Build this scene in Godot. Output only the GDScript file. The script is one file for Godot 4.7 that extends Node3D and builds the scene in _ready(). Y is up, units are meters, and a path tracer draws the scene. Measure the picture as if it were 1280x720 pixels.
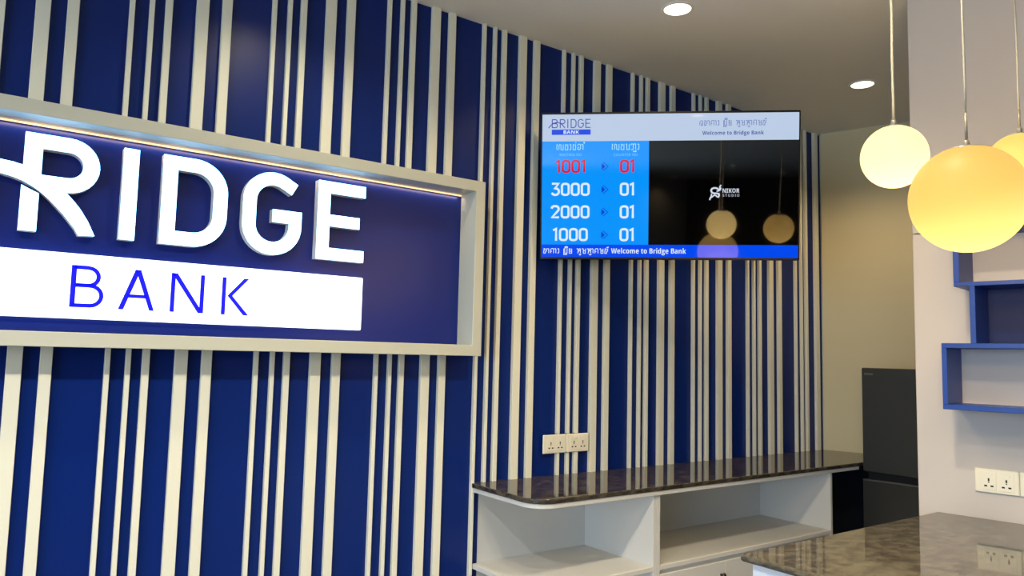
extends Node3D
# A bank hall: slatted blue wall with a lit sign, a screen on a swivel arm, stone counters, globe pendants.

const CEILING := 2.974
const TOP := 0.817          # counter height
var taken := {}
var M := {}


# ---------------------------------------------------------------- helpers: nodes
func numbered(called: String) -> String:
	var n: int = taken.get(called, 0)
	taken[called] = n + 1
	return called if n == 0 else "%s_%03d" % [called, n]


func thing(called: String, label: String, category: String, where := Vector3.ZERO, group := "") -> Node3D:
	var o := Node3D.new()
	o.name = numbered(called)
	add_child(o)
	o.position = where
	tag(o, label, category, group)
	return o


func tag(o: Node3D, label: String, category: String, group := "") -> void:
	o.set_meta("label", label)
	o.set_meta("category", category)
	if group:
		o.set_meta("group", group)


func part(called: String, st: SurfaceTool, m: Material, parent: Node3D, flat := true) -> MeshInstance3D:
	var o := MeshInstance3D.new()
	o.name = called if parent != self else numbered(called)
	o.mesh = done(st, flat)
	o.mesh.surface_set_material(0, m)
	parent.add_child(o, true)
	return o


func structure(called: String, st: SurfaceTool, m: Material) -> MeshInstance3D:
	var o := part(called, st, m, self)
	o.set_meta("kind", "structure")
	return o


func done(st: SurfaceTool, flat := true) -> ArrayMesh:
	if flat:
		st.generate_normals()
	return st.commit()


func tool(flat := true) -> SurfaceTool:
	var st := SurfaceTool.new()
	st.begin(Mesh.PRIMITIVE_TRIANGLES)
	if flat:
		st.set_smooth_group(-1)
	return st


# ---------------------------------------------------------------- helpers: shapes
func tri(st: SurfaceTool, a: Vector3, b: Vector3, c: Vector3, out: Vector3) -> void:
	var up := (b - a).cross(c - a)
	if up.dot(out) > 0.0:
		st.add_vertex(a); st.add_vertex(c); st.add_vertex(b)
	else:
		st.add_vertex(a); st.add_vertex(b); st.add_vertex(c)


func quad(st: SurfaceTool, a: Vector3, b: Vector3, c: Vector3, d: Vector3, out: Vector3) -> void:
	tri(st, a, b, c, out)
	tri(st, a, c, d, out)


# A box between two corners, its edges cut by r, set down by xf.
func box(st: SurfaceTool, lo: Vector3, hi: Vector3, r := 0.0, xf := Transform3D()) -> void:
	var mid := (lo + hi) / 2.0
	var h := (hi - lo) / 2.0
	r = minf(r, minf(h.x, minf(h.y, h.z)) * 0.9)
	var corner := func(s: Vector3, axis: int) -> Vector3:
		var v := Vector3(h.x - r, h.y - r, h.z - r)
		v[axis] = h[axis]
		return xf * (mid + v * s)
	for axis in 3:
		var b := (axis + 1) % 3
		var c := (axis + 2) % 3
		for s in [-1.0, 1.0]:
			var q: Array[Vector3] = []
			for k in [[-1.0, -1.0], [1.0, -1.0], [1.0, 1.0], [-1.0, 1.0]]:
				var t := Vector3.ZERO
				t[axis] = s; t[b] = k[0]; t[c] = k[1]
				q.append(corner.call(t, axis))
			var n := Vector3.ZERO
			n[axis] = s
			quad(st, q[0], q[1], q[2], q[3], xf.basis * n)
		if r <= 0.0:
			continue
		for sb in [-1.0, 1.0]:       # the four chamfers that run along this axis
			for sc in [-1.0, 1.0]:
				var p0 := Vector3.ZERO
				p0[axis] = -1.0; p0[b] = sb; p0[c] = sc
				var p1 := p0
				p1[axis] = 1.0
				var n := Vector3.ZERO
				n[b] = sb; n[c] = sc
				quad(st, corner.call(p0, b), corner.call(p1, b), corner.call(p1, c), corner.call(p0, c), xf.basis * n)
	if r > 0.0:
		for x in [-1.0, 1.0]:
			for y in [-1.0, 1.0]:
				for z in [-1.0, 1.0]:
					var s := Vector3(x, y, z)
					tri(st, corner.call(s, 0), corner.call(s, 1), corner.call(s, 2), xf.basis * s)


# A flat outline pushed from z0 to z1.
func prism(st: SurfaceTool, outline: PackedVector2Array, z0: float, z1: float, xf := Transform3D()) -> void:
	var n := outline.size()
	var area := 0.0
	for i in n:
		area += outline[i].cross(outline[(i + 1) % n])
	var t := Geometry2D.triangulate_polygon(outline)
	for i in range(0, t.size(), 3):
		for z in [z0, z1]:
			var v: Array[Vector3] = []
			for k in 3:
				v.append(xf * Vector3(outline[t[i + k]].x, outline[t[i + k]].y, z))
			tri(st, v[0], v[1], v[2], xf.basis * Vector3(0, 0, 1 if z == maxf(z0, z1) else -1))
	for i in n:
		var a := outline[i]
		var b := outline[(i + 1) % n]
		var out := Vector3(b.y - a.y, a.x - b.x, 0) * signf(area)
		quad(st, xf * Vector3(a.x, a.y, z0), xf * Vector3(b.x, b.y, z0), xf * Vector3(b.x, b.y, z1), xf * Vector3(a.x, a.y, z1), xf.basis * out)


# A flat band between a left and a right edge: its front into face, the rest into side.
func band(face: SurfaceTool, side: SurfaceTool, l: PackedVector2Array, r: PackedVector2Array, z0: float, z1: float, xf := Transform3D(), closed := false) -> void:
	var n := l.size()
	for i in (n if closed else n - 1):
		var j := (i + 1) % n
		var a := Vector3(l[i].x, l[i].y, z1)
		var b := Vector3(l[j].x, l[j].y, z1)
		var c := Vector3(r[j].x, r[j].y, z1)
		var d := Vector3(r[i].x, r[i].y, z1)
		var front := xf.basis * Vector3(0, 0, z1 - z0)
		quad(face, xf * a, xf * b, xf * c, xf * d, front)
		if side == null:
			continue
		var down := Vector3(0, 0, z0 - z1)
		quad(side, xf * (a + down), xf * (b + down), xf * (c + down), xf * (d + down), -front)
		quad(side, xf * a, xf * b, xf * (b + down), xf * (a + down), xf.basis * ((a - d) + (b - c)))
		quad(side, xf * d, xf * c, xf * (c + down), xf * (d + down), xf.basis * ((d - a) + (c - b)))
		if not closed and i == 0:
			quad(side, xf * a, xf * d, xf * (d + down), xf * (a + down), xf.basis * (a - b))
		if not closed and i == n - 2:
			quad(side, xf * b, xf * c, xf * (c + down), xf * (b + down), xf.basis * (b - a))


# A line of even width, mitred at its bends.
func stroke(face: SurfaceTool, side: SurfaceTool, pts: PackedVector2Array, half: float, z0: float, z1: float, xf := Transform3D(), closed := false) -> void:
	var l := PackedVector2Array()
	var r := PackedVector2Array()
	var kept := PackedVector2Array()
	for p in pts:
		if kept.is_empty() or p.distance_to(kept[-1]) > half * 0.02:
			kept.append(p)
	if closed and kept[0].distance_to(kept[-1]) <= half * 0.02:
		kept.remove_at(kept.size() - 1)
	pts = kept
	var n := pts.size()
	for i in n:
		var before := (pts[i] - pts[(i + n - 1) % n]).normalized()
		var after := (pts[(i + 1) % n] - pts[i]).normalized()
		if not closed and i == 0:
			before = after
		if not closed and i == n - 1:
			after = before
		var side_way := Vector2(-(before.y + after.y), before.x + after.x)
		side_way = side_way.normalized() if side_way.length() > 0.05 else Vector2(-before.y, before.x)
		var grow := minf(1.0 / maxf(side_way.dot(Vector2(-before.y, before.x)), 0.1), 1.6)
		l.append(pts[i] + side_way * half * grow)
		r.append(pts[i] - side_way * half * grow)
	band(face, side, l, r, z0, z1, xf, closed)


func arc(c: Vector2, r: float, from: float, to: float, steps := 10) -> PackedVector2Array:
	var a := PackedVector2Array()
	for i in steps + 1:
		var w := deg_to_rad(lerpf(from, to, float(i) / steps))
		a.append(c + Vector2(cos(w), sin(w)) * r)
	return a


func pts(text: String) -> PackedVector2Array:
	var a := PackedVector2Array()
	for pair in text.split(" ", false):
		var xy := pair.split(",")
		a.append(Vector2(float(xy[0]), float(xy[1])))
	return a


# A convex outline in x and z made into a slab with rounded edges.
func slab(st: SurfaceTool, outline: PackedVector2Array, y0: float, y1: float, r: float) -> void:
	var n := outline.size()
	var area := 0.0
	for i in n:
		area += outline[i].cross(outline[(i + 1) % n])
	var inset := func(by: float) -> PackedVector2Array:
		var a := PackedVector2Array()
		for i in n:
			var e0 := (outline[i] - outline[(i + n - 1) % n]).normalized()
			var e1 := (outline[(i + 1) % n] - outline[i]).normalized()
			var n0 := Vector2(-e0.y, e0.x) * signf(area)
			var n1 := Vector2(-e1.y, e1.x) * signf(area)
			var m := (n0 + n1).normalized()
			a.append(outline[i] + m * by / maxf(m.dot(n0), 0.3))
		return a
	var rings: Array = []
	for k in 5:
		var w := k / 4.0 * PI / 2.0
		rings.append([inset.call(r * (1.0 - sin(w))), y0 + r * (1.0 - cos(w))])
	for k in range(4, -1, -1):
		var w := k / 4.0 * PI / 2.0
		rings.append([inset.call(r * (1.0 - sin(w))), y1 - r * (1.0 - cos(w))])
	for k in rings.size() - 1:
		var a: PackedVector2Array = rings[k][0]
		var b: PackedVector2Array = rings[k + 1][0]
		for i in n:
			var j := (i + 1) % n
			var e := (outline[j] - outline[i])
			var out := Vector3(e.y, 0, -e.x) * signf(area) + Vector3(0, (1.0 if k > 4 else -1.0) * e.length() * 0.3, 0)
			quad(st, Vector3(a[i].x, rings[k][1], a[i].y), Vector3(a[j].x, rings[k][1], a[j].y), Vector3(b[j].x, rings[k + 1][1], b[j].y), Vector3(b[i].x, rings[k + 1][1], b[i].y), out)
	for end in [0, rings.size() - 1]:
		var a: PackedVector2Array = rings[end][0]
		for i in range(1, n - 1):
			var y: float = rings[end][1]
			tri(st, Vector3(a[0].x, y, a[0].y), Vector3(a[i].x, y, a[i].y), Vector3(a[i + 1].x, y, a[i + 1].y), Vector3(0, -1 if end == 0 else 1, 0))


# A profile of (radius, height) turned round the upright axis, with smooth sides.
func lathe(profile: PackedVector2Array, at := Vector3.ZERO, turns := 32, smooth := true) -> SurfaceTool:
	var st := SurfaceTool.new()
	st.begin(Mesh.PRIMITIVE_TRIANGLES)
	st.set_smooth_group(0 if smooth else -1)
	var n := profile.size()
	for i in n - 1:
		var a := profile[i]
		var b := profile[i + 1]
		for k in turns:
			var w0 := TAU * k / turns
			var w1 := TAU * (k + 1) / turns
			var d0 := Vector3(cos(w0), 0, sin(w0))
			var d1 := Vector3(cos(w1), 0, sin(w1))
			var out := (d0 + d1) * (a.y - b.y) + Vector3(0, b.x - a.x, 0)
			if out.length() < 1e-9:
				continue
			var p0 := at + d0 * a.x + Vector3(0, a.y, 0)
			var p1 := at + d1 * a.x + Vector3(0, a.y, 0)
			var p2 := at + d1 * b.x + Vector3(0, b.y, 0)
			var p3 := at + d0 * b.x + Vector3(0, b.y, 0)
			if a.x > 1e-6:
				tri(st, p0, p1, p2, out)
			if b.x > 1e-6:
				tri(st, p0, p2, p3, out)
	return st


# A round bar along a path.
func tube(path: PackedVector3Array, r: float, sides := 10) -> SurfaceTool:
	var st := SurfaceTool.new()
	st.begin(Mesh.PRIMITIVE_TRIANGLES)
	st.set_smooth_group(0)
	var rings: Array = []
	for i in path.size():
		var way := (path[mini(i + 1, path.size() - 1)] - path[maxi(i - 1, 0)]).normalized()
		var u := way.cross(Vector3(0.3, 0.1, 0.9)).normalized()
		var v := way.cross(u)
		var ring := PackedVector3Array()
		for k in sides:
			ring.append(path[i] + (u * cos(TAU * k / sides) + v * sin(TAU * k / sides)) * r)
		rings.append(ring)
	for i in path.size() - 1:
		for k in sides:
			var j := (k + 1) % sides
			var out: Vector3 = rings[i][k] + rings[i][j] - path[i] * 2.0
			quad(st, rings[i][k], rings[i][j], rings[i + 1][j], rings[i + 1][k], out)
	for end in [0, path.size() - 1]:
		var way := path[end] - path[1 if end == 0 else end - 1]
		for k in sides:
			tri(st, path[end], rings[end][k], rings[end][(k + 1) % sides], way)
	return st


# ---------------------------------------------------------------- materials
func paint(color: Color, rough: float, spec := 0.5, metal := 0.0) -> StandardMaterial3D:
	var m := StandardMaterial3D.new()
	m.albedo_color = color
	m.roughness = rough
	m.metallic_specular = spec
	m.metallic = metal
	return m


func glow(color: Color, energy: float, base := Color.BLACK, rough := 0.4) -> StandardMaterial3D:
	var m := paint(base, rough)
	m.emission_enabled = true
	m.emission = color
	m.emission_energy_multiplier = energy
	return m


func screen_glow(color: Color, energy := 1.0) -> StandardMaterial3D:
	var m := glow(color, energy, Color(0.008, 0.008, 0.01), 0.035)
	m.metallic_specular = 0.7
	m.clearcoat_enabled = true
	m.clearcoat = 1.0
	m.clearcoat_roughness = 0.035
	return m


func noise_bumps(frequency: float, seed_: int, strength: float) -> NoiseTexture2D:
	var n := FastNoiseLite.new()
	n.seed = seed_
	n.frequency = frequency
	n.fractal_octaves = 3
	var t := NoiseTexture2D.new()
	t.width = 256; t.height = 256; t.seamless = true; t.noise = n
	t.as_normal_map = true; t.bump_strength = strength
	return t


# Polished brown stone: cloudy ground, fine grain, thin pale veins and flecks.
func stone(seed_: int, dark: Color, light: Color, vein: Color, veins: float) -> StandardMaterial3D:
	var size := 640
	var cloud := FastNoiseLite.new()
	cloud.seed = seed_; cloud.frequency = 0.012; cloud.fractal_octaves = 5
	cloud.domain_warp_enabled = true; cloud.domain_warp_amplitude = 40.0; cloud.domain_warp_frequency = 0.01
	var grain := FastNoiseLite.new()
	grain.seed = seed_ + 1; grain.frequency = 0.06; grain.fractal_octaves = 3
	var line := FastNoiseLite.new()
	line.seed = seed_ + 2; line.frequency = 0.010; line.fractal_type = FastNoiseLite.FRACTAL_RIDGED; line.fractal_octaves = 3
	line.domain_warp_enabled = true; line.domain_warp_amplitude = 12.0; line.domain_warp_frequency = 0.03
	var image := Image.create(size, size, false, Image.FORMAT_RGB8)
	for y in size:
		for x in size:
			var c := clampf(0.5 + cloud.get_noise_2d(x, y * 1.5) * 0.85 + grain.get_noise_2d(x, y * 1.3) * 0.6, 0.0, 1.0)
			var v := smoothstep(0.945, 0.995, line.get_noise_2d(x, y * 1.3)) * smoothstep(0.12, 0.40, grain.get_noise_2d(x * 0.25, y * 0.25 + 900.0)) * veins
			image.set_pixel(x, y, dark.lerp(light, c).lerp(vein, clampf(v, 0.0, 1.0)))
	var m := paint(Color.WHITE, 0.045, 0.45)
	m.albedo_texture = ImageTexture.create_from_image(image)
	m.uv1_triplanar = true
	m.uv1_world_triplanar = true
	m.uv1_scale = Vector3(1.5, 1.5, 1.5)
	return m


func materials() -> void:
	M.blue = paint(Color8(3, 34, 107), 0.33, 0.36)
	M.slat = paint(Color8(226, 225, 207), 0.45, 0.4)
	M.sign_white = paint(Color8(194, 195, 180), 0.25, 0.5)
	M.sign_blue = paint(Color8(12, 34, 118), 0.32, 0.45)
	M.letter_face = glow(Color(0.43, 0.74, 1.0), 8.0, Color8(235, 238, 240))
	M.letter_side = paint(Color8(214, 216, 216), 0.6)
	M.bar_face = glow(Color(0.93, 0.97, 1.0), 1.5, Color8(200, 204, 208))
	M.letter_blue = glow(Color(0.0, 0.0, 1.0), 0.95, Color8(4, 6, 90))
	M.led = glow(Color(1.0, 0.82, 0.58), 1.3, Color8(240, 230, 210))
	M.ceiling = paint(Color8(236, 235, 230), 0.9, 0.2)
	M.ceiling.normal_enabled = true
	M.ceiling.normal_texture = noise_bumps(0.02, 5, 0.6)
	M.ceiling.normal_scale = 0.15
	M.ceiling.uv1_triplanar = true
	M.olive = paint(Color8(201, 192, 158), 0.75, 0.3)
	M.partition = paint(Color8(198, 191, 185), 0.5, 0.4)
	M.wall = paint(Color8(58, 57, 56), 0.8, 0.3)
	M.pale_wall = paint(Color8(205, 203, 198), 0.8, 0.3)
	M.floor = paint(Color8(104, 101, 95), 0.35, 0.4)
	M.cabinet = paint(Color8(211, 210, 205), 0.5, 0.4)
	M.cabinet_cool = paint(Color8(238, 241, 248), 0.45, 0.4)
	M.stone = stone(3, Color8(38, 34, 31), Color8(90, 82, 70), Color8(170, 160, 142), 0.5)
	M.stone_light = stone(11, Color8(66, 62, 54), Color8(104, 99, 86), Color8(216, 213, 202), 0.75)
	M.fridge = paint(Color8(74, 75, 74), 0.34, 0.5, 0.6)
	M.fridge.normal_enabled = true
	M.fridge.normal_texture = noise_bumps(0.012, 21, 1.0)
	M.fridge.normal_scale = 0.25
	M.fridge.uv1_triplanar = true
	M.fridge.uv1_scale = Vector3(3.0, 0.35, 3.0)
	M.fridge_dark = paint(Color8(8, 8, 9), 0.6)
	M.fridge_trim = paint(Color8(120, 121, 122), 0.3, 0.5, 0.7)
	M.shelf_blue = paint(Color8(30, 66, 150), 0.4, 0.45)
	M.void_shade = paint(Color8(34, 42, 56), 0.6, 0.2)  # near-black, the shade under the worktop put into the colour
	M.shelf_blue_shaded = paint(Color8(8, 26, 84), 0.45, 0.4)  # the shelf's blue darkened, shade inside the box painted in
	M.black = paint(Color8(10, 10, 11), 0.35)
	M.hole = paint(Color8(14, 12, 10), 0.7)
	M.plastic = paint(Color8(232, 228, 208), 0.3)
	M.steel = paint(Color8(142, 136, 124), 0.35, 0.5, 0.35)
	M.cord = paint(Color8(168, 163, 148), 0.4)
	M.trim = paint(Color8(230, 228, 220), 0.5)
	M.knob = paint(Color8(24, 18, 16), 0.3)
	M.glass = paint(Color(0.9, 0.96, 1.0, 0.08), 0.05)
	M.glass.transparency = BaseMaterial3D.TRANSPARENCY_ALPHA


# ---------------------------------------------------------------- the setting
func spot(called: String, where: Vector3, energy: float, color: Color, angle := 70.0) -> void:
	var l := SpotLight3D.new()
	l.name = called
	l.position = where
	l.rotation_degrees.x = -90
	l.spot_angle = angle
	l.spot_angle_attenuation = 0.6
	l.spot_range = 20.0
	l.spot_attenuation = 2.0
	l.light_energy = energy
	l.light_color = color
	l.light_size = 0.06
	l.shadow_enabled = true
	add_child(l, true)


func area(called: String, where: Vector3, towards: Vector3, size: Vector2, energy: float, color: Color) -> void:
	var l := AreaLight3D.new()
	l.name = called
	l.area_size = size
	l.light_energy = energy
	l.light_color = color
	l.area_range = 25.0
	l.area_attenuation = 2.0
	l.shadow_enabled = true
	add_child(l, true)
	l.look_at_from_position(where, where + towards, Vector3.UP if absf(towards.normalized().y) < 0.9 else Vector3.BACK)


const SLAT_RIGHT := [[-2.849, -2.766, -2.597, -2.533, -2.474], [-2.349, -2.266, -2.097, -2.033, -1.974], [-1.849, -1.766, -1.597, -1.533, -1.474], [-1.349, -1.266, -1.097, -1.033, -0.974], [-0.849, -0.766, -0.597, -0.533, -0.474], [-0.349, -0.266, -0.097, -0.033, 0.026], [0.151, 0.234, 0.404, 0.468, 0.528], [0.654, 0.738, 0.909, 0.971, 1.031], [1.157, 1.241, 1.41, 1.473, 1.532], [1.657, 1.739, 1.909, 1.971, 2.03], [2.152, 2.235, 2.405, 2.468, 2.525], [2.647, 2.731, 2.9, 2.966, 3.022], [3.147, 3.232, 3.405, 3.465, 3.525], [3.651, 3.736, 3.909, 3.971, 4.033], [4.156, 4.244, 4.414, 4.478, 4.538], [4.669, 4.755]]
const SLAT_WIDE := [0.043, 0.035, 0.0165, 0.016, 0.0235]
const SLAT_DEEP := 0.0202


func slatted_wall() -> void:
	var st := tool()
	box(st, Vector3(-6.6, 0, -0.15), Vector3(4.835, CEILING, 0))
	var wall := structure("wall_back", st, M.blue)
	for row in SLAT_RIGHT:
		for k in row.size():
			var x1: float = row[k]
			var x0: float = x1 - SLAT_WIDE[k]
			var spans := [[0.0, CEILING]]
			if x0 > -0.755 and x1 < 1.852:
				spans = [[0.0, 1.3905], [2.174, CEILING]]       # the sign's frame stands between
			elif x0 > 1.93:
				spans = [[TOP - 0.002, CEILING]]                  # the worktop and its cabinet stand below
				if x1 > 2.298 and x0 < 2.57:
					spans = [[TOP - 0.002, 0.9235], [1.0155, CEILING]]   # cut round the sockets
			for s in spans:
				var t := tool()
				box(t, Vector3(x0, s[0], 0.0), Vector3(x1, s[1], SLAT_DEEP), 0.0016)
				part("slat", t, M.slat, wall)


func shell() -> void:
	var st := tool()
	box(st, Vector3(-6.75, -0.15, -0.15), Vector3(7.0, 0, 15.65))
	structure("floor", st, M.floor)
	st = tool()
	box(st, Vector3(-6.75, CEILING, -0.15), Vector3(7.0, CEILING + 0.15, 15.65))
	structure("ceiling", st, M.ceiling)
	# the olive wall runs back from the end of the slats at a slant
	st = tool()
	var xf := Transform3D(Basis.looking_at(Vector3(0.33, 0, 1), Vector3.UP, true), Vector3(4.835, 0, -0.02))
	box(st, Vector3(-0.15, 0, 0), Vector3(0.0, CEILING, 4.6), 0.0, xf)
	structure("wall_right", st, M.olive)
	st = tool()
	box(st, Vector3(6.27, 0, 4.2), Vector3(6.42, CEILING, 15.5))
	structure("wall_side", st, M.pale_wall)
	st = tool()
	box(st, Vector3(-6.6, 0, 15.5), Vector3(6.42, CEILING, 15.65))
	structure("wall_front", st, M.wall)
	# the street side, with its window
	st = tool()
	box(st, Vector3(-6.75, 0, -0.15), Vector3(-6.6, CEILING, 1.8))
	box(st, Vector3(-6.75, 0, 7.8), Vector3(-6.6, CEILING, 15.65))
	box(st, Vector3(-6.75, 0, 1.8), Vector3(-6.6, 0.25, 7.8))
	box(st, Vector3(-6.75, 2.7, 1.8), Vector3(-6.6, CEILING, 7.8))
	structure("wall_left", st, M.pale_wall)
	st = tool()
	for z in [1.8, 3.8, 5.8, 7.74]:
		box(st, Vector3(-6.72, 0.25, z), Vector3(-6.63, 2.7, z + 0.06), 0.004)
	for y in [0.25, 2.64]:
		box(st, Vector3(-6.72, y, 1.8), Vector3(-6.63, y + 0.06, 7.8), 0.004)
	var w := structure("window_1", st, M.trim)
	for z in [1.86, 3.86, 5.86]:
		st = tool()
		box(st, Vector3(-6.68, 0.31, z), Vector3(-6.67, 2.64, z + (1.94 if z < 5.0 else 1.88)))
		part("pane", st, M.glass, w)


# the white partition: u runs along it towards the camera, y up, n out of its face
const PART_AT := Vector3(3.19, 0, 1.438)


func partition_frame() -> Transform3D:
	var u := Vector3(0.049, 0, 0.289).normalized()
	return Transform3D(Basis(u, Vector3.UP, Vector3(-u.z, 0, u.x)), PART_AT)


func partition() -> void:
	var xf := partition_frame()
	var st := tool()
	box(st, Vector3(-0.066, 0, -0.12), Vector3(2.6, 1.9405, 0), 0.003, xf)
	var w := structure("wall_partition", st, M.partition)
	st = tool()
	box(st, Vector3(-0.066, 1.9445, -0.12), Vector3(2.6, CEILING, 0), 0.003, xf)
	part("panel", st, M.partition, w)
	st = tool()
	box(st, Vector3(-0.058, 1.93, -0.11), Vector3(2.59, 1.955, -0.008), 0.0, xf)
	part("joint", st, M.black, w)


# ---------------------------------------------------------------- the sign
func sign_letter(sign: Node3D, called: String, build: Callable) -> void:
	var face := tool()
	var side := tool()
	build.call(face, side)
	var o := part(called, face, M.letter_face, sign)
	side.generate_normals()
	side.commit(o.mesh)
	o.mesh.surface_set_material(1, M.letter_side)


func bank_sign() -> void:
	var s := thing("lit_sign", "wide white-framed recessed wall sign with glowing white letters reading BRIDGE over a white BANK bar", "sign", Vector3(0.55, 1.3905, 0))
	var back := Transform3D(Basis(), -s.position)
	var st := tool()
	var outer := [Vector2(-0.752, 1.3905), Vector2(1.852, 1.3905), Vector2(1.852, 2.174), Vector2(-0.752, 2.174)]
	var inner := [Vector2(-0.704, 1.4385), Vector2(1.8035, 1.4385), Vector2(1.8035, 2.126), Vector2(-0.704, 2.126)]
	var f := 0.132
	var lip := 0.0015
	for i in 4:
		var j := (i + 1) % 4
		var a: Vector2 = outer[i]; var b: Vector2 = outer[j]; var c: Vector2 = inner[j]; var d: Vector2 = inner[i]
		var out: Vector2 = ((a + b) - (c + d)).normalized()
		var p := func(v: Vector2, z: float) -> Vector3: return back * Vector3(v.x, v.y, z)
		var mid := Vector2(0.55, 1.78)
		var step := func(v: Vector2, by: float) -> Vector2: return v + Vector2(signf(mid.x - v.x), signf(mid.y - v.y)) * by
		quad(st, p.call(step.call(a, lip), f), p.call(step.call(b, lip), f), p.call(step.call(c, -lip), f), p.call(step.call(d, -lip), f), Vector3(0, 0, 1))
		quad(st, p.call(a, f - lip), p.call(b, f - lip), p.call(step.call(b, lip), f), p.call(step.call(a, lip), f), Vector3(out.x, out.y, 1))
		quad(st, p.call(d, f - lip), p.call(c, f - lip), p.call(step.call(c, -lip), f), p.call(step.call(d, -lip), f), Vector3(-out.x, -out.y, 1))
		quad(st, p.call(a, 0.0), p.call(b, 0.0), p.call(b, f - lip), p.call(a, f - lip), Vector3(out.x, out.y, 0))
		quad(st, p.call(d, 0.0), p.call(c, 0.0), p.call(c, f - lip), p.call(d, f - lip), Vector3(-out.x, -out.y, 0))
	part("frame", st, M.sign_white, s)
	st = tool()
	box(st, Vector3(-0.704, 1.4385, 0.0), Vector3(1.8035, 2.126, 0.004), 0.0, back)
	part("back_panel", st, M.sign_blue, s)
	st = tool()
	box(st, Vector3(-0.7, 2.1215, 0.004), Vector3(1.8, 2.126, 0.011), 0.0, back)
	var strip := part("led_strip", st, M.led, s)
	strip.set_meta("label", "warm white strip of light along the top of the recess")
	var z0 := 0.004
	var z1 := 0.042
	# B and the swoosh that crosses it and comes down as the leg of the R
	sign_letter(s, "letter", func(a: SurfaceTool, b: SurfaceTool) -> void:
		stroke(a, b, pts("-0.1845,1.7645 -0.1845,2.088"), 0.0245, z0, z1 - 0.001, back)
		var p := pts("-0.1845,2.0635 -0.07,2.0635")
		p.append_array(arc(Vector2(-0.07, 1.9985), 0.065, 90, -90))
		p.append(Vector2(-0.1845, 1.9335))
		stroke(a, b, p, 0.0245, z0, z1, back)
		p = pts("-0.1845,1.921 -0.06,1.921")
		p.append_array(arc(Vector2(-0.06, 1.855), 0.066, 90, -90))
		p.append(Vector2(-0.1845, 1.789))
		stroke(a, b, p, 0.0245, z0, z1, back))
	sign_letter(s, "letter", func(a: SurfaceTool, b: SurfaceTool) -> void:
		stroke(a, b, pts("0.1345,1.935 0.1345,2.088"), 0.0255, z0, z1 - 0.0006, back)
		var p := pts("0.11,2.0635 0.236,2.0635")
		p.append_array(arc(Vector2(0.236, 1.9955), 0.068, 90, -90, 16))
		p.append(Vector2(0.15, 1.9275))
		stroke(a, b, p, 0.0245, z0, z1, back)
		band(a, b, pts("0.108,1.9115 0.158,1.8885"), pts("0.108,1.764 0.158,1.764"), z0, z1, back)
		band(a, b, pts("-0.30,1.765 -0.245,1.848 -0.19,1.905 -0.14,1.945 -0.09,1.970 -0.045,1.983 0,1.9885 0.046,1.986 0.078,1.983 0.108,1.977 0.14,1.965 0.17,1.948 0.202,1.928 0.232,1.905 0.257,1.879 0.278,1.854 0.304,1.813 0.326,1.767"),
			pts("-0.355,1.765 -0.29,1.823 -0.23,1.872 -0.165,1.911 -0.10,1.933 -0.05,1.942 0,1.945 0.049,1.941 0.08,1.935 0.109,1.926 0.136,1.912 0.161,1.896 0.185,1.876 0.208,1.853 0.231,1.829 0.252,1.803 0.266,1.785 0.278,1.764"), z0, z1 + 0.0004, back))
	sign_letter(s, "letter", func(a: SurfaceTool, b: SurfaceTool) -> void:
		stroke(a, b, pts("0.4235,1.7655 0.4235,2.0865"), 0.0245, z0, z1, back))
	sign_letter(s, "letter", func(a: SurfaceTool, b: SurfaceTool) -> void:
		var p := pts("0.552,1.7895 0.552,2.0620")
		p.append_array(arc(Vector2(0.636, 1.9685), 0.0935, 90, 0))
		p.append_array(arc(Vector2(0.636, 1.8830), 0.0935, 0, -90))
		stroke(a, b, p, 0.0250, z0, z1, back, true))
	sign_letter(s, "letter", func(a: SurfaceTool, b: SurfaceTool) -> void:
		var p := pts("1.0090,2.0265")
		p.append_array(arc(Vector2(0.9265, 1.9695), 0.0895, 62, 180, 14))
		p.append_array(arc(Vector2(0.9265, 1.8765), 0.0895, 180, 360, 18))
		p.append_array(pts("1.016,1.9155 0.9250,1.9155"))
		stroke(a, b, p, 0.0250, z0, z1, back))
	sign_letter(s, "letter", func(a: SurfaceTool, b: SurfaceTool) -> void:
		stroke(a, b, pts("1.1315,1.765 1.1315,2.0845"), 0.0260, z0, z1, back)
		stroke(a, b, pts("1.15,2.0605 1.3105,2.0605"), 0.0240, z0, z1 - 0.0004, back)
		stroke(a, b, pts("1.15,1.9255 1.288,1.9255"), 0.0235, z0, z1 - 0.0004, back)
		stroke(a, b, pts("1.15,1.789 1.311,1.789"), 0.0240, z0, z1 - 0.0004, back))
	# the white bar with BANK in blue
	st = tool()
	var bar := PackedVector2Array()
	for c in [[Vector2(1.313, 1.492), -90], [Vector2(1.313, 1.698), 0], [Vector2(-0.203, 1.698), 90], [Vector2(-0.203, 1.492), 180]]:
		bar.append_array(arc(c[0], 0.006, c[1], c[1] + 90, 4))
	prism(st, bar, 0.004, 0.028, back)
	var light := part("light_bar", st, M.bar_face, s)
	light.set_meta("label", "glowing white bar with blue letters BANK")
	z0 = 0.028
	z1 = 0.029
	var blue := func(build: Callable) -> void:
		var face := tool()
		build.call(face)
		part("letter", face, M.letter_blue, light)
	blue.call(func(a: SurfaceTool) -> void:
		stroke(a, null, pts("0.276,1.524 0.276,1.665"), 0.0078, z0, z1, back)
		var p := pts("0.276,1.659 0.318,1.659")
		p.append_array(arc(Vector2(0.320, 1.6285), 0.0298, 88, -88))
		p.append(Vector2(0.276, 1.5985))
		stroke(a, null, p, 0.0066, z0, z1, back)
		p = pts("0.276,1.5985 0.324,1.5985")
		p.append_array(arc(Vector2(0.328, 1.5645), 0.0335, 88, -88))
		p.append(Vector2(0.276, 1.5305))
		stroke(a, null, p, 0.0066, z0, z1, back))
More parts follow.
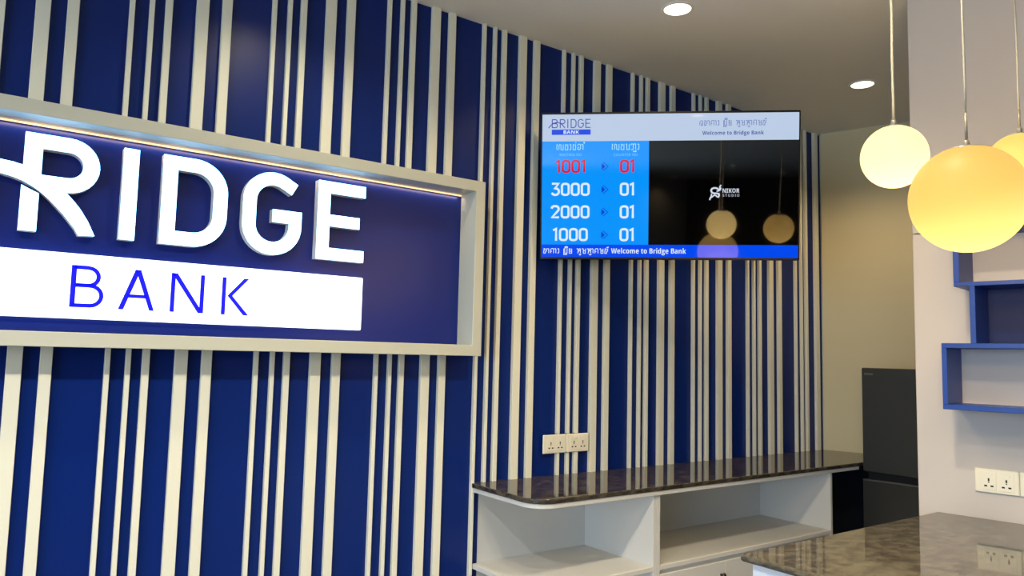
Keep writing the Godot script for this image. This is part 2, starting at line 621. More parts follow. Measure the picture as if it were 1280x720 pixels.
	blue.call(func(a: SurfaceTool) -> void:
		band(a, null, pts("0.414,1.524 0.462,1.665"), pts("0.4305,1.524 0.4775,1.661"), z0, z1, back)
		band(a, null, pts("0.513,1.524 0.4645,1.661"), pts("0.5285,1.524 0.480,1.665"), z0, z1, back)
		band(a, null, pts("0.462,1.665 0.480,1.665"), pts("0.4715,1.647 0.4716,1.647"), z0, z1, back)
		stroke(a, null, pts("0.44,1.572 0.503,1.572"), 0.006, z0, z1, back))
	blue.call(func(a: SurfaceTool) -> void:
		stroke(a, null, pts("0.5868,1.524 0.5868,1.664"), 0.0072, z0, z1, back)
		stroke(a, null, pts("0.6868,1.524 0.6868,1.664"), 0.0072, z0, z1, back)
		band(a, null, pts("0.581,1.664 0.6755,1.524"), pts("0.600,1.664 0.694,1.524"), z0, z1, back))
	blue.call(func(a: SurfaceTool) -> void:
		stroke(a, null, pts("0.7637,1.5235 0.7637,1.663"), 0.0072, z0, z1, back)
		band(a, null, pts("0.777,1.595 0.836,1.663"), pts("0.795,1.595 0.854,1.663"), z0, z1, back)
		band(a, null, pts("0.777,1.595 0.838,1.5235"), pts("0.795,1.595 0.858,1.5235"), z0, z1, back))


# ---------------------------------------------------------------- the screen
const KHMER := {
	"e": [2.0, "0.2,7 1,8 1.2,6.5 0.6,5.5 0.6,1 1.2,0"],
	"l": [6.2, "0.4,0.2 0.4,6 1.2,8 2.6,7.2 2.6,1 3.4,0 5.2,0 5.2,8"],
	"kh": [4.6, "0.4,6.8 1.4,8 2.2,6.6 0.6,4.6 0.6,0 3.6,0 3.6,8"],
	"r": [2.8, "0.3,7 1.2,8 1.8,7 1.8,1.2 1,0 0.3,1"],
	"ng": [4.6, "0.3,7 1.2,8 1.9,6.8 0.8,5 0.8,0 3.6,0 3.6,8"],
	"t": [0.0, "-1.5,9.2 -1.5,11"],
	"ch": [5.0, "0.4,5.5 1.4,8 3.2,8 4,6.5 4,2 2.6,0 0.6,1 1,3.4 2.6,3.6"],
	"aa": [2.0, "-0.8,7.2 0.4,8 1.1,7 1.1,0"],
	"dot": [0.4, "-0.8,9.4 0,9.4 0,10.8 -0.8,10.8 -0.8,9.4"],
	"b": [4.8, "0.3,7 1,8 1.4,7 1.4,0 4,0 4,8"],
	"ny": [6.4, "0.3,6 0.8,8 2.4,8 2.8,6.5 2.8,0;2.8,6.5 3.6,8 5.4,8 5.4,0;0.4,0 2.8,0"],
	"sj": [0.0, "-4,-1.2 -4,-3 -1.2,-3 -1.2,-1.2;-2.6,-2 -1.2,-2"],
	"th": [4.8, "0.6,0 0.6,5.6 1.4,7 3.2,8 4,7 4,0 2.4,0 2.4,4"],
	"n": [4.6, "0.3,7 1.4,8 2.3,6.8 0.6,4.4 0.6,0 2.6,0 2.6,3 3.8,3.6 3.8,8"],
	"k": [4.8, "0.6,0 0.6,6 1.6,8 3.4,8 4,6.6 4,0;0.6,3.4 2,3"],
	"sr": [0.0, "-5.2,8 -5.2,-2.4 -2,-2.4 -2,-1"],
	"ii": [0.0, "-4,9.2 -4,11 -1,11 -1,9.2 -4,9.2;-2.5,11 -2.5,12.6"],
	"j": [4.8, "0.4,6.8 1.4,8 2.2,7 1,5.4 1,0 3.8,0 3.8,8;1,3.4 3.8,3.4"],
	"s": [5.4, "0.3,7.2 1.2,8 1.9,7 1.9,1 1.1,0;1.9,2.4 3.2,4.4 3,7 3.8,8 4.6,7 4.6,0;3.2,4.4 4.6,4.4"],
	"uu": [0.0, "-2.6,-0.8 -2.6,-2.8 -1.2,-2.8 -1.2,-0.8"],
	"m": [5.0, "0.3,7 1.2,8 1.8,7 1.8,0 4.2,0 4.2,8;1.8,3 3,4.4 4.2,4.4"],
	"sv": [0.0, "-3.6,-1 -2.6,-2.8 -1.2,-2.4 -1.2,-0.8"],
	"kk": [0.0, "-2.8,9.2 -1.8,10.6 -1.2,9.4 -0.4,11.4"],
	"_": [3.0, ""],
}
const DIGITS := {
	"0": [10.0, "oval"],
	"1": [6.2, "0.6,12.4 3.6,14.4 3.6,0"],
	"2": [9.6, "0.8,11.4 1.3,13.3 2.9,14.3 5.6,14.3 7.3,13.2 7.9,11.2 7.5,9.2 6.2,7.5 1.3,0.9 8.2,0.9"],
	"3": [9.6, "0.9,14.2 7.4,14.2 4.0,8.6 5.9,8.3 7.4,7.0 8.0,4.9 7.5,2.6 6.1,1.1 3.9,0.7 2.0,1.4 0.8,3.2"],
}


func written(called: String, text: String, table: Dictionary, x0: float, x1: float, y: float, high: float, unit_high: float, half: float, m: Material, parent: Node3D, z: float) -> void:
	var marks := text.split(" ", false) if table == KHMER else text.split("", false)
	var wide := 0.0
	for c in marks:
		wide += table[c][0] + (0.7 if table == KHMER and table[c][0] > 1.0 else 0.0)
	var st := tool()
	var sx := (x1 - x0) / wide
	var sy := high / unit_high
	var at := 0.0
	for c in marks:
		var lines: String = table[c][1]
		var xf := Transform3D(Basis(), Vector3(0, 0, z))
		if lines == "oval":
			var ring := PackedVector2Array()
			for p in [[5.6, 11.4, 0], [4.0, 11.4, 90], [4.0, 3.4, 180], [5.6, 3.4, 270]]:
				for q in arc(Vector2(p[0], p[1]), 2.6, p[2], p[2] + 90, 4):
					ring.append(Vector2(x0 + (at + q.x) * sx, y + q.y * sy))
			stroke(st, null, ring, half, 0.0, 0.0001, xf, true)
		else:
			for line in lines.split(";", false):
				var p := PackedVector2Array()
				for q in pts(line):
					p.append(Vector2(x0 + (at + q.x) * sx, y + q.y * sy))
				stroke(st, null, p, half, 0.0, 0.0001, xf)
		at += table[c][0] + (0.7 if table == KHMER and table[c][0] > 1.0 else 0.0)
	part(called, st, m, parent)


func lettered(text: String, bold: bool, x0: float, x1: float, y: float, cap: float, m: Material, parent: Node3D, z: float) -> void:
	var font := SystemFont.new()
	font.font_names = PackedStringArray(["Droid Sans"])
	font.font_weight = 700 if bold else 400
	var t := TextMesh.new()
	t.font = font
	t.font_size = 64
	t.pixel_size = 0.01
	t.depth = 0.0
	t.curve_step = 1.0
	t.text = "H"
	var tall := t.get_aabb().size.y
	var drop := t.get_aabb().position.y
	t.text = text
	t.material = m
	var b := t.get_aabb()
	var o := MeshInstance3D.new()
	o.name = "lettering"
	o.mesh = t
	o.scale = Vector3((x1 - x0) / b.size.x, cap / tall, 1.0)
	t.vertical_alignment = VERTICAL_ALIGNMENT_CENTER
	o.position = Vector3(x0 - b.position.x * o.scale.x, y - drop * o.scale.y, z)
	parent.add_child(o, true)


func television() -> void:
	var tv := thing("television", "wide black wall-mounted television showing a queue number board with blue columns", "television", Vector3(2.678, 2.227, 0.474))
	var basis_ := Basis(Vector3(0.76215, 0.0, 0.64740), Vector3(-0.06253, 0.99533, 0.07361), Vector3(-0.64437, -0.09658, 0.75859)).orthonormalized()
	tv.basis = basis_ * Basis(Vector3.BACK, 0.009)
	var st := tool()
	box(st, Vector3(-0.616, -0.357, -0.016), Vector3(0.616, 0.357, 0.0), 0.003)
	part("bezel", st, M.black, tv)
	st = tool()
	box(st, Vector3(-0.40, -0.30, -0.05), Vector3(0.52, 0.22, -0.016), 0.012)
	part("housing", st, M.black, tv)
	st = tool()
	var off := screen_glow(Color.BLACK, 0.0)
	off.emission_enabled = false
	box(st, Vector3(-0.608, -0.345, 0.0), Vector3(0.608, 0.346, 0.0012))
	var screen := part("screen", st, off, tv)
	var pane := func(x0: float, y0: float, x1: float, y1: float, z: float, m: Material, called: String) -> void:
		var p := tool()
		quad(p, Vector3(x0, y0, z), Vector3(x1, y0, z), Vector3(x1, y1, z), Vector3(x0, y1, z), Vector3.BACK)
		part(called, p, m, screen)
	pane.call(-0.608, 0.216, 0.608, 0.346, 0.0016, screen_glow(Color8(192, 210, 236), 0.95), "header_panel")
	pane.call(-0.608, -0.2845, -0.0945, 0.216, 0.0016, screen_glow(Color8(0, 150, 255)), "queue_panel")
	pane.call(-0.608, -0.345, 0.608, -0.2845, 0.0016, screen_glow(Color8(0, 74, 242)), "ticker_panel")
	var z := 0.0020
	var navy := screen_glow(Color8(52, 70, 168))
	var navy_bar := screen_glow(Color8(0, 68, 226))
	var white := screen_glow(Color8(225, 240, 255))
	var pale := screen_glow(Color8(170, 228, 255))
	var red := screen_glow(Color8(226, 14, 52))
	var dark := screen_glow(Color8(0, 62, 214))
	var faint := screen_glow(Color8(120, 204, 255))
	# logo in the header
	st = tool()
	var u := 0.0
	var up := Transform3D(Basis(), Vector3(0, 0, z))
	var logo := func(p: PackedVector2Array, closed := false) -> void:
		var q := PackedVector2Array()
		for v in p:      # the same drawing as the big sign, made small
			q.append(Vector2(-0.3745 + (v.x - 1.311) * 0.1240, 0.2805 + (v.y - 1.765) * 0.1325))
		stroke(st, null, q, 0.0022, u, u + 0.0001, up, closed)
	logo.call(pts("-0.19,1.78 -0.19,2.075"))
	var bow := pts("-0.19,2.075 -0.07,2.075")
	bow.append_array(arc(Vector2(-0.07, 2.005), 0.07, 90, -90))
	bow.append(Vector2(-0.19, 1.935))
	logo.call(bow)
	bow = pts("-0.19,1.93 -0.06,1.93")
	bow.append_array(arc(Vector2(-0.06, 1.855), 0.075, 90, -90))
	bow.append(Vector2(-0.19, 1.78))
	logo.call(bow)
	logo.call(pts("-0.33,1.765 -0.25,1.86 -0.15,1.93 -0.05,1.965 0.05,1.965 0.13,1.94 0.21,1.88 0.26,1.82 0.31,1.765"))
	bow = pts("0.125,1.765 0.125,2.075 0.23,2.075")
	bow.append_array(arc(Vector2(0.23, 2.0), 0.075, 90, -90))
	bow.append(Vector2(0.13, 1.925))
	logo.call(bow)
	logo.call(pts("0.42,1.765 0.42,2.09"))
	bow = pts("0.55,1.78 0.55,2.075")
	bow.append_array(arc(Vector2(0.64, 1.975), 0.1, 90, 0))
	bow.append_array(arc(Vector2(0.64, 1.88), 0.1, 0, -90))
	logo.call(bow, true)
	bow = pts("1.02,2.03 0.98,2.06")
	bow.append_array(arc(Vector2(0.925, 1.975), 0.1, 60, 180))
	bow.append_array(arc(Vector2(0.925, 1.88), 0.1, 180, 360))
	bow.append_array(pts("1.025,1.93 0.93,1.93"))
	logo.call(bow)
	logo.call(pts("1.305,2.075 1.12,2.075 1.12,1.78 1.305,1.78"))
	logo.call(pts("1.12,1.93 1.28,1.93"))
	part("logo", st, navy, screen)
	pane.call(-0.5625, 0.2475, -0.3745, 0.273, z, navy_bar, "logo_bar")
	lettered("BANK", true, -0.5055, -0.4305, 0.2525, 0.0160, white, screen, z + 0.0003)
	written("lettering", "th n aa k aa r _ b sr ii j _ s uu m s sv aa k m n kk", KHMER, 0.1425, 0.459, 0.287, 0.0235, 8.0, 0.0014, screen_glow(Color8(92, 112, 184)), screen, z)
	lettered("Welcome to Bridge Bank", true, 0.157, 0.445, 0.2420, 0.0180, screen_glow(Color8(58, 80, 160)), screen, z)
	# the queue board
	written("lettering", "e l kh r ng t ch aa dot", KHMER, -0.540, -0.402, 0.1745, 0.0270, 8.0, 0.0017, pale, screen, z)
	written("lettering", "e l kh b ny sj r", KHMER, -0.273, -0.135, 0.1740, 0.0270, 8.0, 0.0017, pale, screen, z)
	lettered("WAITING NO", false, -0.5255, -0.4175, 0.1445, 0.0125, faint, screen, z)
	lettered("COUNTER NO", false, -0.2635, -0.1485, 0.1430, 0.0125, faint, screen, z)
	var rows := [["1001", -0.543, -0.396, 0.0645], ["3000", -0.5640, -0.3775, -0.0465], ["2000", -0.5640, -0.3775, -0.1560], ["1000", -0.5550, -0.3850, -0.2660]]
	for k in 4:
		var r: Array = rows[k]
		var ink: Material = red if k == 0 else white
		written("number", r[0], DIGITS, r[1], r[2] + 0.004, r[3], 0.0580, 14.4, 0.0053, ink, screen, z)
		written("number", "01", DIGITS, -0.2335, -0.1570, r[3], 0.0580, 14.4, 0.0053, ink, screen, z)
		st = tool()
		var c: float = r[3] + 0.0285
		tri(st, Vector3(-0.320, c + 0.0165, z), Vector3(-0.320, c - 0.0165, z), Vector3(-0.3025, c, z), Vector3.BACK)
		stroke(st, null, PackedVector2Array([Vector2(-0.3125, c + 0.020), Vector2(-0.2890, c), Vector2(-0.3125, c - 0.020)]), 0.0017, z, z + 0.0001)
		part("arrow", st, dark, screen)
	# the dark picture area with the studio mark
	var mark := screen_glow(Color8(214, 222, 236))
	st = tool()
	var sm := func(text: String, half: float) -> void:
		var q := PackedVector2Array()
		for v in pts(text):
			q.append(Vector2(0.1910 + (v.x - 285.0) / 18.0 * 0.0038, -0.0705 + (540.0 - v.y) / 18.0 * 0.0038))
		stroke(st, null, q, half, z, z + 0.0001)
	sm.call("552,196 520,245 545,270 535,305 490,330 452,338", 0.0030)
	sm.call("540,285 490,295 455,268 400,262 350,280 330,325 348,365 400,385 465,385 505,400 508,440 480,480", 0.0040)
	sm.call("470,470 440,435 400,425 350,470 335,430 345,400", 0.0030)
	sm.call("340,450 315,490 300,535", 0.0034)
	part("studio_mark", st, mark, screen)
	lettered("NIKOR", true, 0.2545, 0.3335, -0.0350, 0.0200, mark, screen, z)
	lettered("S T U D I O", false, 0.2550, 0.3330, -0.0535, 0.0118, mark, screen, z)
	# the moving line at the foot
	written("lettering", "n aa k aa r _ b sr ii j _ s uu m s sv aa k m n kk", KHMER, -0.600, -0.282, -0.3265, 0.0225, 8.0, 0.0017, white, screen, z)
	lettered("Welcome to Bridge Bank", true, -0.2720, 0.0850, -0.3265, 0.0245, white, screen, z)
	# the swivel arm to the wall
	var arm := tool()
	var inv := tv.transform.affine_inverse()
	box(arm, Vector3(2.78, 1.98, 0.0203), Vector3(2.98, 2.42, 0.04), 0.003, inv)
	arm.append_from(tube(PackedVector3Array([inv * Vector3(2.88, 2.2, 0.03), inv * Vector3(3.03, 2.2, 0.19), inv * Vector3(2.80, 2.22, 0.43)]), 0.022).commit(), 0, Transform3D())
	part("wall_mount", arm, M.black, tv)


# ---------------------------------------------------------------- sockets
func socket(label: String, xf: Transform3D, high: float) -> void:
	var o := thing("double_socket", label, "socket", xf.origin, "double wall sockets")
	o.basis = xf.basis
	var st := tool()
	box(st, Vector3(0, 0, 0), Vector3(0.1455, high, 0.0085), 0.003)
	part("plate", st, M.plastic, o)
	for c in [0.047, 0.105]:
		st = tool()
		box(st, Vector3(c - 0.025, high * 0.12, 0.0085), Vector3(c + 0.025, high * 0.88, 0.0100), 0.0008)
		var gang := part("socket_face", st, M.plastic, o)
		for h in [[0.0, 0.55, 0.0028, 0.0056], [0.0, 0.445, 0.0024, 0.0020], [-0.0105, 0.29, 0.0050, 0.0030], [0.0105, 0.29, 0.0050, 0.0030]]:
			st = tool()
			box(st, Vector3(c + h[0] - h[2], high * h[1] - h[3], 0.0090), Vector3(c + h[0] + h[2], high * h[1] + h[3], 0.0102))
			part("pin_hole", st, M.hole, gang)
		st = tool()
		box(st, Vector3(c + 0.006, high * 0.72, 0.0100), Vector3(c + 0.013, high * 0.83, 0.0118), 0.0008)
		part("switch", st, M.plastic, gang)


# ---------------------------------------------------------------- counters, cabinet, fridge, shelf
func end_curve(left: float, front: float, radius: float, right: float, back: float, slant := 0.33) -> PackedVector2Array:
	var o := PackedVector2Array([Vector2(left, back)])
	o.append_array(arc(Vector2(left + radius, front - radius), radius, 180, 90, 10))
	o.append(Vector2(right, front))
	o.append(Vector2(right - (front - back) * slant, back))
	return o


func counters() -> void:
	var st := tool()
	slab(st, end_curve(1.895, 0.495, 0.105, 4.985, 0.0), TOP - 0.020, TOP, 0.005)
	tag(part("stone_worktop", st, M.stone, self), "long polished dark brown stone worktop with rounded end along the slatted wall", "worktop")
	var c := thing("open_cabinet", "white open-shelved cabinet with a rounded end under the dark wall worktop", "cabinet", Vector3(1.9, 0, 0.0))
	var back := Transform3D(Basis(), -c.position)
	st = tool()
	box(st, Vector3(1.945, 0.06, 0.0), Vector3(4.02, 0.777, 0.006), 0.0, back)
	part("back_panel", st, M.cabinet, c)
	st = tool()
	slab(st, end_curve(1.901, 0.489, 0.102, 4.30, 0.002), 0.777, 0.7965, 0.002)
	var board := part("top_board", st, M.cabinet, c)
	board.position -= c.position
	st = tool()
	slab(st, end_curve(1.915, 0.474, 0.10, 2.588, 0.007, 0.0), 0.437, 0.458, 0.0015)
	board = part("shelf", st, M.cabinet, c)
	board.position -= c.position
	st = tool()
	slab(st, end_curve(1.915, 0.474, 0.10, 2.588, 0.007, 0.0), 0.06, 0.085, 0.0015)
	board = part("shelf", st, M.cabinet, c)
	board.position -= c.position
	for x in [2.589, 2.6115]:
		st = tool()
		box(st, Vector3(x, 0.06, 0.006), Vector3(x + 0.0215, 0.777, 0.475), 0.001, back)
		part("divider", st, M.cabinet, c)
	st = tool()
	box(st, Vector3(2.633, 0.437, 0.006), Vector3(4.022, 0.458, 0.474), 0.001, back)
	part("shelf", st, M.cabinet, c)
	st = tool()
	box(st, Vector3(2.633, 0.06, 0.006), Vector3(4.022, 0.085, 0.46), 0.001, back)
	part("shelf", st, M.cabinet, c)
	st = tool()
	box(st, Vector3(4.022, 0.0, 0.0), Vector3(4.040, 0.777, 0.475), 0.001, back)
	part("end_panel", st, M.cabinet, c)
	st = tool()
	box(st, Vector3(4.045, 0.0, 0.28), Vector3(4.93, 0.776, 0.30), 0.0, back)  # added board, its dark colour stands for the deep shade of the gap
	part("added_shade_panel", st, M.void_shade, c).set_meta("label", "added very dark panel standing in for the shade in the gap beside the fridge")
	st = tool()
	box(st, Vector3(2.633, 0.09, 0.435), Vector3(4.022, 0.437, 0.455), 0.0, back)
	part("front_rail", st, M.cabinet, c)
	for k in 3:
		var x0: float = [2.637, 3.0935, 3.558][k]
		var x1: float = [3.0905, 3.555, 4.018][k]
		st = tool()
		box(st, Vector3(x0, 0.09, 0.457), Vector3(x1, 0.417, 0.475), 0.0015, back)
		var door := part("door", st, M.cabinet, c)
		var kx: float = x1 - 0.028 if k < 2 else x0 + 0.028
		var knob := part("knob", lathe(pts("0,0 0.006,0 0.005,0.010 0.012,0.016 0.013,0.022 0.009,0.027 0,0.028"), Vector3.ZERO, 16), M.knob, door)
		knob.transform = Transform3D(Basis(Vector3.RIGHT, PI / 2), back * Vector3(kx, 0.355, 0.475))
	st = tool()
	box(st, Vector3(2.0, 0.0, 0.02), Vector3(4.02, 0.06, 0.42), 0.0, back)
	part("plinth", st, M.cabinet, c)
	# the counter in front, by the partition
	st = tool()
	var far := 1.440
	var o := PackedVector2Array()
	o.append(Vector2(3.188, far))
	o.append_array(arc(Vector2(1.951, far + 0.012), 0.012, 270, 180, 5))
	o.append_array([Vector2(1.915, 3.1), Vector2(3.47, 3.1)])
	slab(st, o, TOP - 0.022, TOP, 0.009)
	tag(part("stone_counter_top", st, M.stone_light, self), "polished mottled brown stone counter top beside the white partition with sockets", "countertop")
	var base := thing("counter_base", "white panelled base under the mottled brown counter top", "counter", Vector3(2.6, 0, 2.2))
	back = Transform3D(Basis(), -base.position)
	st = tool()
	var foot := PackedVector2Array([Vector2(1.972, -1.465), Vector2(3.185, -1.465), Vector2(3.44, -3.05), Vector2(1.95, -3.05)])
	prism(st, foot, 0.08, TOP - 0.022, back * Transform3D(Basis(Vector3.RIGHT, -PI / 2), Vector3.ZERO))
	part("side_panel", st, M.cabinet_cool, base)
	st = tool()
	prism(st, PackedVector2Array([Vector2(2.01, -1.51), Vector2(3.18, -1.51), Vector2(3.40, -3.0), Vector2(1.99, -3.0)]), 0.0, 0.08, back * Transform3D(Basis(Vector3.RIGHT, -PI / 2), Vector3.ZERO))
	part("plinth", st, M.black, base)


func fridge() -> void:
	var f := thing("fridge", "dark grey two-door fridge standing between the wall worktop and the partition", "fridge", Vector3(4.62, 0, 0.80))
	var back := Transform3D(Basis(), -f.position)
	var z0 := 0.512
	var z1 := 1.09
	var st := tool()
	box(st, Vector3(4.345, 0.03, z0 + 0.003), Vector3(4.84, 1.366, z1 - 0.003), 0.006, back)
	part("body", st, M.fridge_dark, f)
	st = tool()
	box(st, Vector3(4.300, 0.770, z0), Vector3(4.340, 1.373, z1), 0.006, back)
	var door := part("freezer_door", st, M.fridge, f)
	st = tool()
	box(st, Vector3(4.2985, 1.331, z0 + 0.018), Vector3(4.3005, 1.343, z0 + 0.070), 0.0004, back)
	part("badge", st, M.fridge_trim, door)
	st = tool()
	var rim := PackedVector2Array()
	for i in 17:       # the lower door's top edge dips gently towards its middle
		var t := i / 16.0
		rim.append(Vector2(lerpf(z0, z1, t), 0.727 + 0.006 * sin(t * PI)))
	rim.append_array([Vector2(z1, 0.06), Vector2(z0, 0.06)])
	var turn := back * Transform3D(Basis(Vector3(0, 0, 1), Vector3(0, 1, 0), Vector3(-1, 0, 0)), Vector3.ZERO)
	prism(st, rim, -4.340, -4.300, turn)
	door = part("lower_door", st, M.fridge, f)
	st = tool()
	var lip := PackedVector2Array()
	for i in 17:
		lip.append(Vector2(lerpf(z0 + 0.002, z1 - 0.002, i / 16.0), 0.7235 + 0.006 * sin(i / 16.0 * PI)))
	stroke(st, st, lip, 0.0045, -4.302, -4.2975, turn)
	part("door_edge", st, M.fridge_trim, door)
	for z in [z0 + 0.05, z1 - 0.05]:
		for x in [4.42, 4.78]:
			part("foot", lathe(pts("0,0 0.018,0 0.018,0.03 0,0.03"), back * Vector3(x, 0, z), 12), M.fridge_dark, f)


func box_shelf() -> void:
	var xf := partition_frame()
	var s := thing("box_shelf", "blue stepped wall shelf of three open boxes hung on the white partition", "shelf", xf * Vector3(0.085, 1.234, 0))
	s.basis = xf.basis
	var at := Transform3D(Basis(), -Vector3(0.085, 1.234, 0))
	var deep := 0.2
	var bars := [
		["shelf_board", Vector3(0.085, 1.234, 0), Vector3(0.78, 1.2525, deep)], ["shelf_board", Vector3(0.085, 1.4645, 0), Vector3(0.78, 1.4830, deep)],
		["shelf_side", Vector3(0.085, 1.2525, 0), Vector3(0.1030, 1.4645, deep)], ["shelf_side", Vector3(0.762, 1.2525, 0), Vector3(0.78, 1.4645, deep)],
		["shelf_side", Vector3(0.1835, 1.4830, 0), Vector3(0.2022, 1.6970, deep)], ["shelf_side", Vector3(0.70, 1.4830, 0), Vector3(0.7185, 1.6970, deep)],
		["shelf_board", Vector3(0.1320, 1.6970, 0), Vector3(0.82, 1.7125, deep)], ["shelf_board", Vector3(0.1320, 1.912, 0), Vector3(0.82, 1.9305, deep)],
		["shelf_side", Vector3(0.1320, 1.7125, 0), Vector3(0.1525, 1.912, deep)], ["shelf_side", Vector3(0.80, 1.7125, 0), Vector3(0.82, 1.912, deep)],
	]
	for b in bars:
		var st := tool()
		box(st, b[1], b[2], 0.0012, at)
		part(b[0], st, M.shelf_blue, s)
	var st := tool()
	box(st, Vector3(0.2022, 1.4830, 0.0), Vector3(0.70, 1.6970, 0.006), 0.0, at)
	part("back_panel", st, M.shelf_blue_shaded, s)  # real back, coloured darker to carry the shade inside the middle box


# ---------------------------------------------------------------- lamps
func pendant(label: String, where: Vector3, r: float, rod: float, shade: Color, energy: float, inside: float) -> void:
	var p := thing("globe_pendant", label, "pendant lamp", where, "globe pendants over the counter")
	var ball := PackedVector2Array()
	var cut := deg_to_rad(24)
	for i in 33:
		var w := lerpf(cut, PI, i / 32.0)
		ball.append(Vector2(sin(w) * r, cos(w) * r))
	ball[32] = Vector2(0, -r)
	var m := glow(shade, energy, Color8(84, 66, 36), 0.5)
	m.metallic_specular = 0.25
	m.backlight_enabled = true
	m.backlight = Color(0.53, 0.515, 0.46)
	part("globe", lathe(ball, Vector3.ZERO, 64), m, p, true)
	var lid := cos(cut) * r
	var wide := sin(cut) * r
	var cap := PackedVector2Array([Vector2(0, lid + 0.006), Vector2(wide * 0.8, lid + 0.005), Vector2(wide + 0.001, lid + 0.001), Vector2(wide + 0.001, lid - 0.002), Vector2(0, lid - 0.002)])
	part("cap", lathe(cap, Vector3.ZERO, 40), M.steel, p)
	var top := lid + 0.006
	part("socket_collar", lathe(PackedVector2Array([Vector2(0, top + 0.022), Vector2(0.006, top + 0.022), Vector2(0.0075, top + 0.016), Vector2(0.0085, top), Vector2(0, top)]), Vector3.ZERO, 16), M.steel, p)
	top += 0.02
	if rod > 0.0:
		part("rod", tube(PackedVector3Array([Vector3(0, top, 0), Vector3(0, top + rod, 0)]), 0.0036), M.steel, p)
		top += rod
	var up := CEILING - where.y
	var path := PackedVector3Array()
	for i in 13:
		var t := i / 12.0
		path.append(Vector3(0.0022 * sin(t * 17.0 + where.x * 9.0) * sin(t * PI), lerpf(top, up - 0.02, t), 0.0))
	part("cord", tube(path, 0.0029 if rod > 0.0 else 0.0038), M.cord, p)
	part("ceiling_cup", lathe(PackedVector2Array([Vector2(0, up), Vector2(0.04, up), Vector2(0.04, up - 0.006), Vector2(0.012, up - 0.022), Vector2(0, up - 0.022)]), Vector3.ZERO, 24), M.steel, p)
	var l := OmniLight3D.new()
	l.name = "pendant_bulb"
	l.position = where + Vector3(0, -0.30 * r, 0)
	l.light_color = Color(1.0, 0.82, 0.48)
	l.light_energy = inside * r * r
	l.light_size = r * 0.35
	l.omni_range = 12.0
	l.omni_attenuation = 2.0
	l.shadow_enabled = true
	add_child(l, true)


func downlight(label: String, x: float, z: float, energy: float, color: Color, group := "") -> void:
	var d := thing("downlight", label, "downlight", Vector3(x, CEILING, z), group)
	part("trim", lathe(PackedVector2Array([Vector2(0.060, -0.0015), Vector2(0.062, -0.005), Vector2(0.070, -0.004), Vector2(0.074, 0.0)]), Vector3.ZERO, 40), M.trim, d)
	var lens := part("lens", lathe(PackedVector2Array([Vector2(0, 0.0), Vector2(0.061, 0.0), Vector2(0.061, -0.0025), Vector2(0, -0.0030)]), Vector3.ZERO, 40), M.lens, d)
	lens.set_meta("label", "glowing round diffuser")
	spot("downlight_beam", Vector3(x, CEILING - 0.02, z), energy, color)


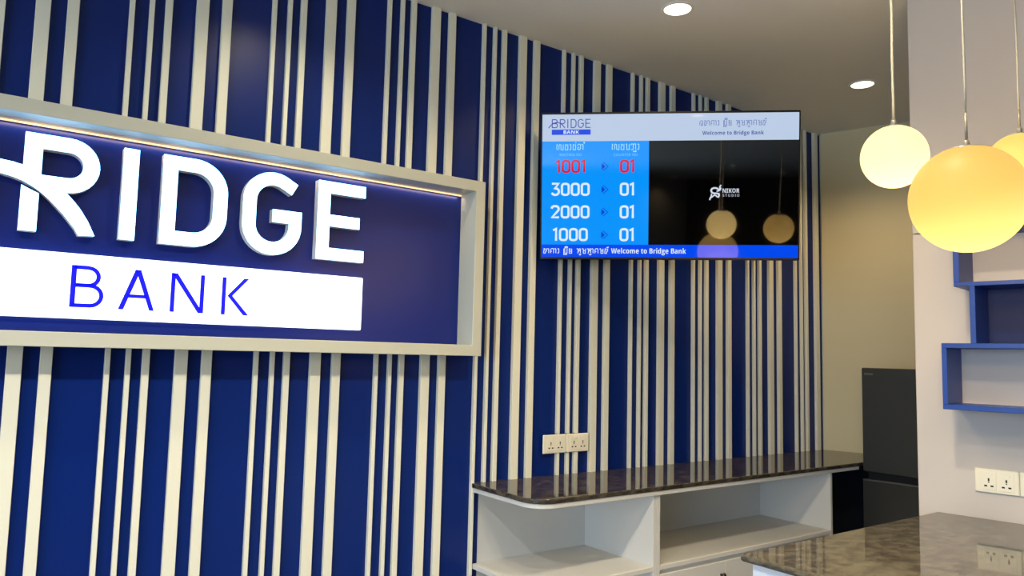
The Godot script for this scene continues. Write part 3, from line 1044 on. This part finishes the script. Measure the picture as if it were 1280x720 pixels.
func _ready() -> void:
	var cam := Camera3D.new()
	cam.name = "camera"
	cam.fov = 41.94675
	cam.near = 0.05
	cam.far = 60.0
	cam.transform = Transform3D(Basis(Vector3(0.80945, 0.02370, 0.58670), Vector3(-0.07107, 0.99579, 0.05781), Vector3(-0.58287, -0.08849, 0.80773)).orthonormalized(), Vector3(0, 1.40, 2.92))
	add_child(cam)
	cam.current = true
	var we := WorldEnvironment.new()
	we.name = "surroundings"
	var env := Environment.new()
	env.background_mode = Environment.BG_SKY
	var sky := Sky.new()
	var sm := ProceduralSkyMaterial.new()
	sm.sky_top_color = Color(0.35, 0.5, 0.78)
	sm.sky_horizon_color = Color(0.7, 0.78, 0.88)
	sm.ground_horizon_color = Color(0.55, 0.55, 0.55)
	sm.ground_bottom_color = Color(0.35, 0.35, 0.35)
	sky.sky_material = sm
	env.sky = sky
	env.background_energy_multiplier = 1.5
	env.tonemap_mode = Environment.TONE_MAPPER_LINEAR
	env.tonemap_exposure = 1.0
	env.sdfgi_enabled = true
	env.ssao_enabled = true
	env.ssil_enabled = true
	we.environment = env
	add_child(we)
	materials()
	var warm := Color(1.0, 0.86, 0.66)
	var pale := Color(1.0, 0.93, 0.80)
	M.lens = glow(Color(1.0, 0.93, 0.80), 3.0, Color8(240, 236, 225))
	area("window_daylight", Vector3(-6.45, 1.5, 4.8), Vector3(1, -0.02, -0.1), Vector2(5.6, 2.2), 35.0, Color(0.82, 0.91, 1.0))
	area("led_strip_light", Vector3(0.55, 2.116, 0.02), Vector3(0, -1, -0.25), Vector2(2.48, 0.012), 0.14, Color(1.0, 0.86, 0.72))

	slatted_wall()
	shell()
	partition()
	bank_sign()
	television()
	counters()
	fridge()
	box_shelf()
	var flat := Transform3D(Basis(), Vector3(2.2985, 0.9245, SLAT_DEEP - 0.004))
	socket("left cream double socket set into the slats above the dark worktop", flat, 0.0900)
	flat.origin.x = 2.4465
	socket("right cream double socket set into the slats against a wide slat above the dark worktop", flat, 0.0900)
	var xf := partition_frame()
	socket("cream double socket on the white partition, nearer its free edge", Transform3D(xf.basis, xf * Vector3(0.1385, 0.9165, 0)), 0.0905)
	socket("cream double socket on the white partition cut by the right edge of the photo", Transform3D(xf.basis, xf * Vector3(0.2865, 0.9165, 0)), 0.0905)
	pendant("whitish glowing globe pendant hanging leftmost of the three, before the partition's free edge", Vector3(2.224, 2.021, 1.790), 0.094, 0.0, Color(1.0, 0.92, 0.66), 1.0, 15.0)
	pendant("largest yellow globe pendant in the middle, hanging in front of the blue shelf", Vector3(2.047, 1.824, 2.066), 0.137, 0.075, Color(1.0, 0.74, 0.28), 0.12, 9.0)
	pendant("yellow globe pendant behind the largest one, cut by the right edge of the photo", Vector3(2.502, 1.999, 2.024), 0.094, 0.055, Color(1.0, 0.80, 0.42), 0.3, 10.0)
	downlight("round glowing ceiling downlight above the television, nearer the camera", 2.494, 0.690, 1.1, warm, "ceiling downlights")
	downlight("round glowing ceiling downlight farther back, near the olive wall", 4.008, 0.712, 1.3, warm, "ceiling downlights")
	for p in [[0.98, 0.69, 1.1], [-0.53, 0.69, 0.5], [-2.04, 0.69, 0.5], [-2.04, 2.0, 4.0], [-0.53, 2.0, 5.6], [0.60, 2.0, 2.6], [1.62, 1.90, 3.2], [0.98, 3.5, 3.0], [2.49, 4.2, 1.6]]:
		downlight("round ceiling downlight outside the picture, in the rows before the slatted wall", p[0], p[1], p[2], pale if p[0] > 0.0 else Color(1.0, 0.97, 0.93), "downlights out of view")
	for p in [[-2.535, 10.61], [-3.006, 13.69], [-6.086, 14.08]]:
		downlight("round ceiling downlight far down the hall, seen only as a reflection in the screen", p[0], p[1], 0.3, warm, "downlights out of view at the far end")
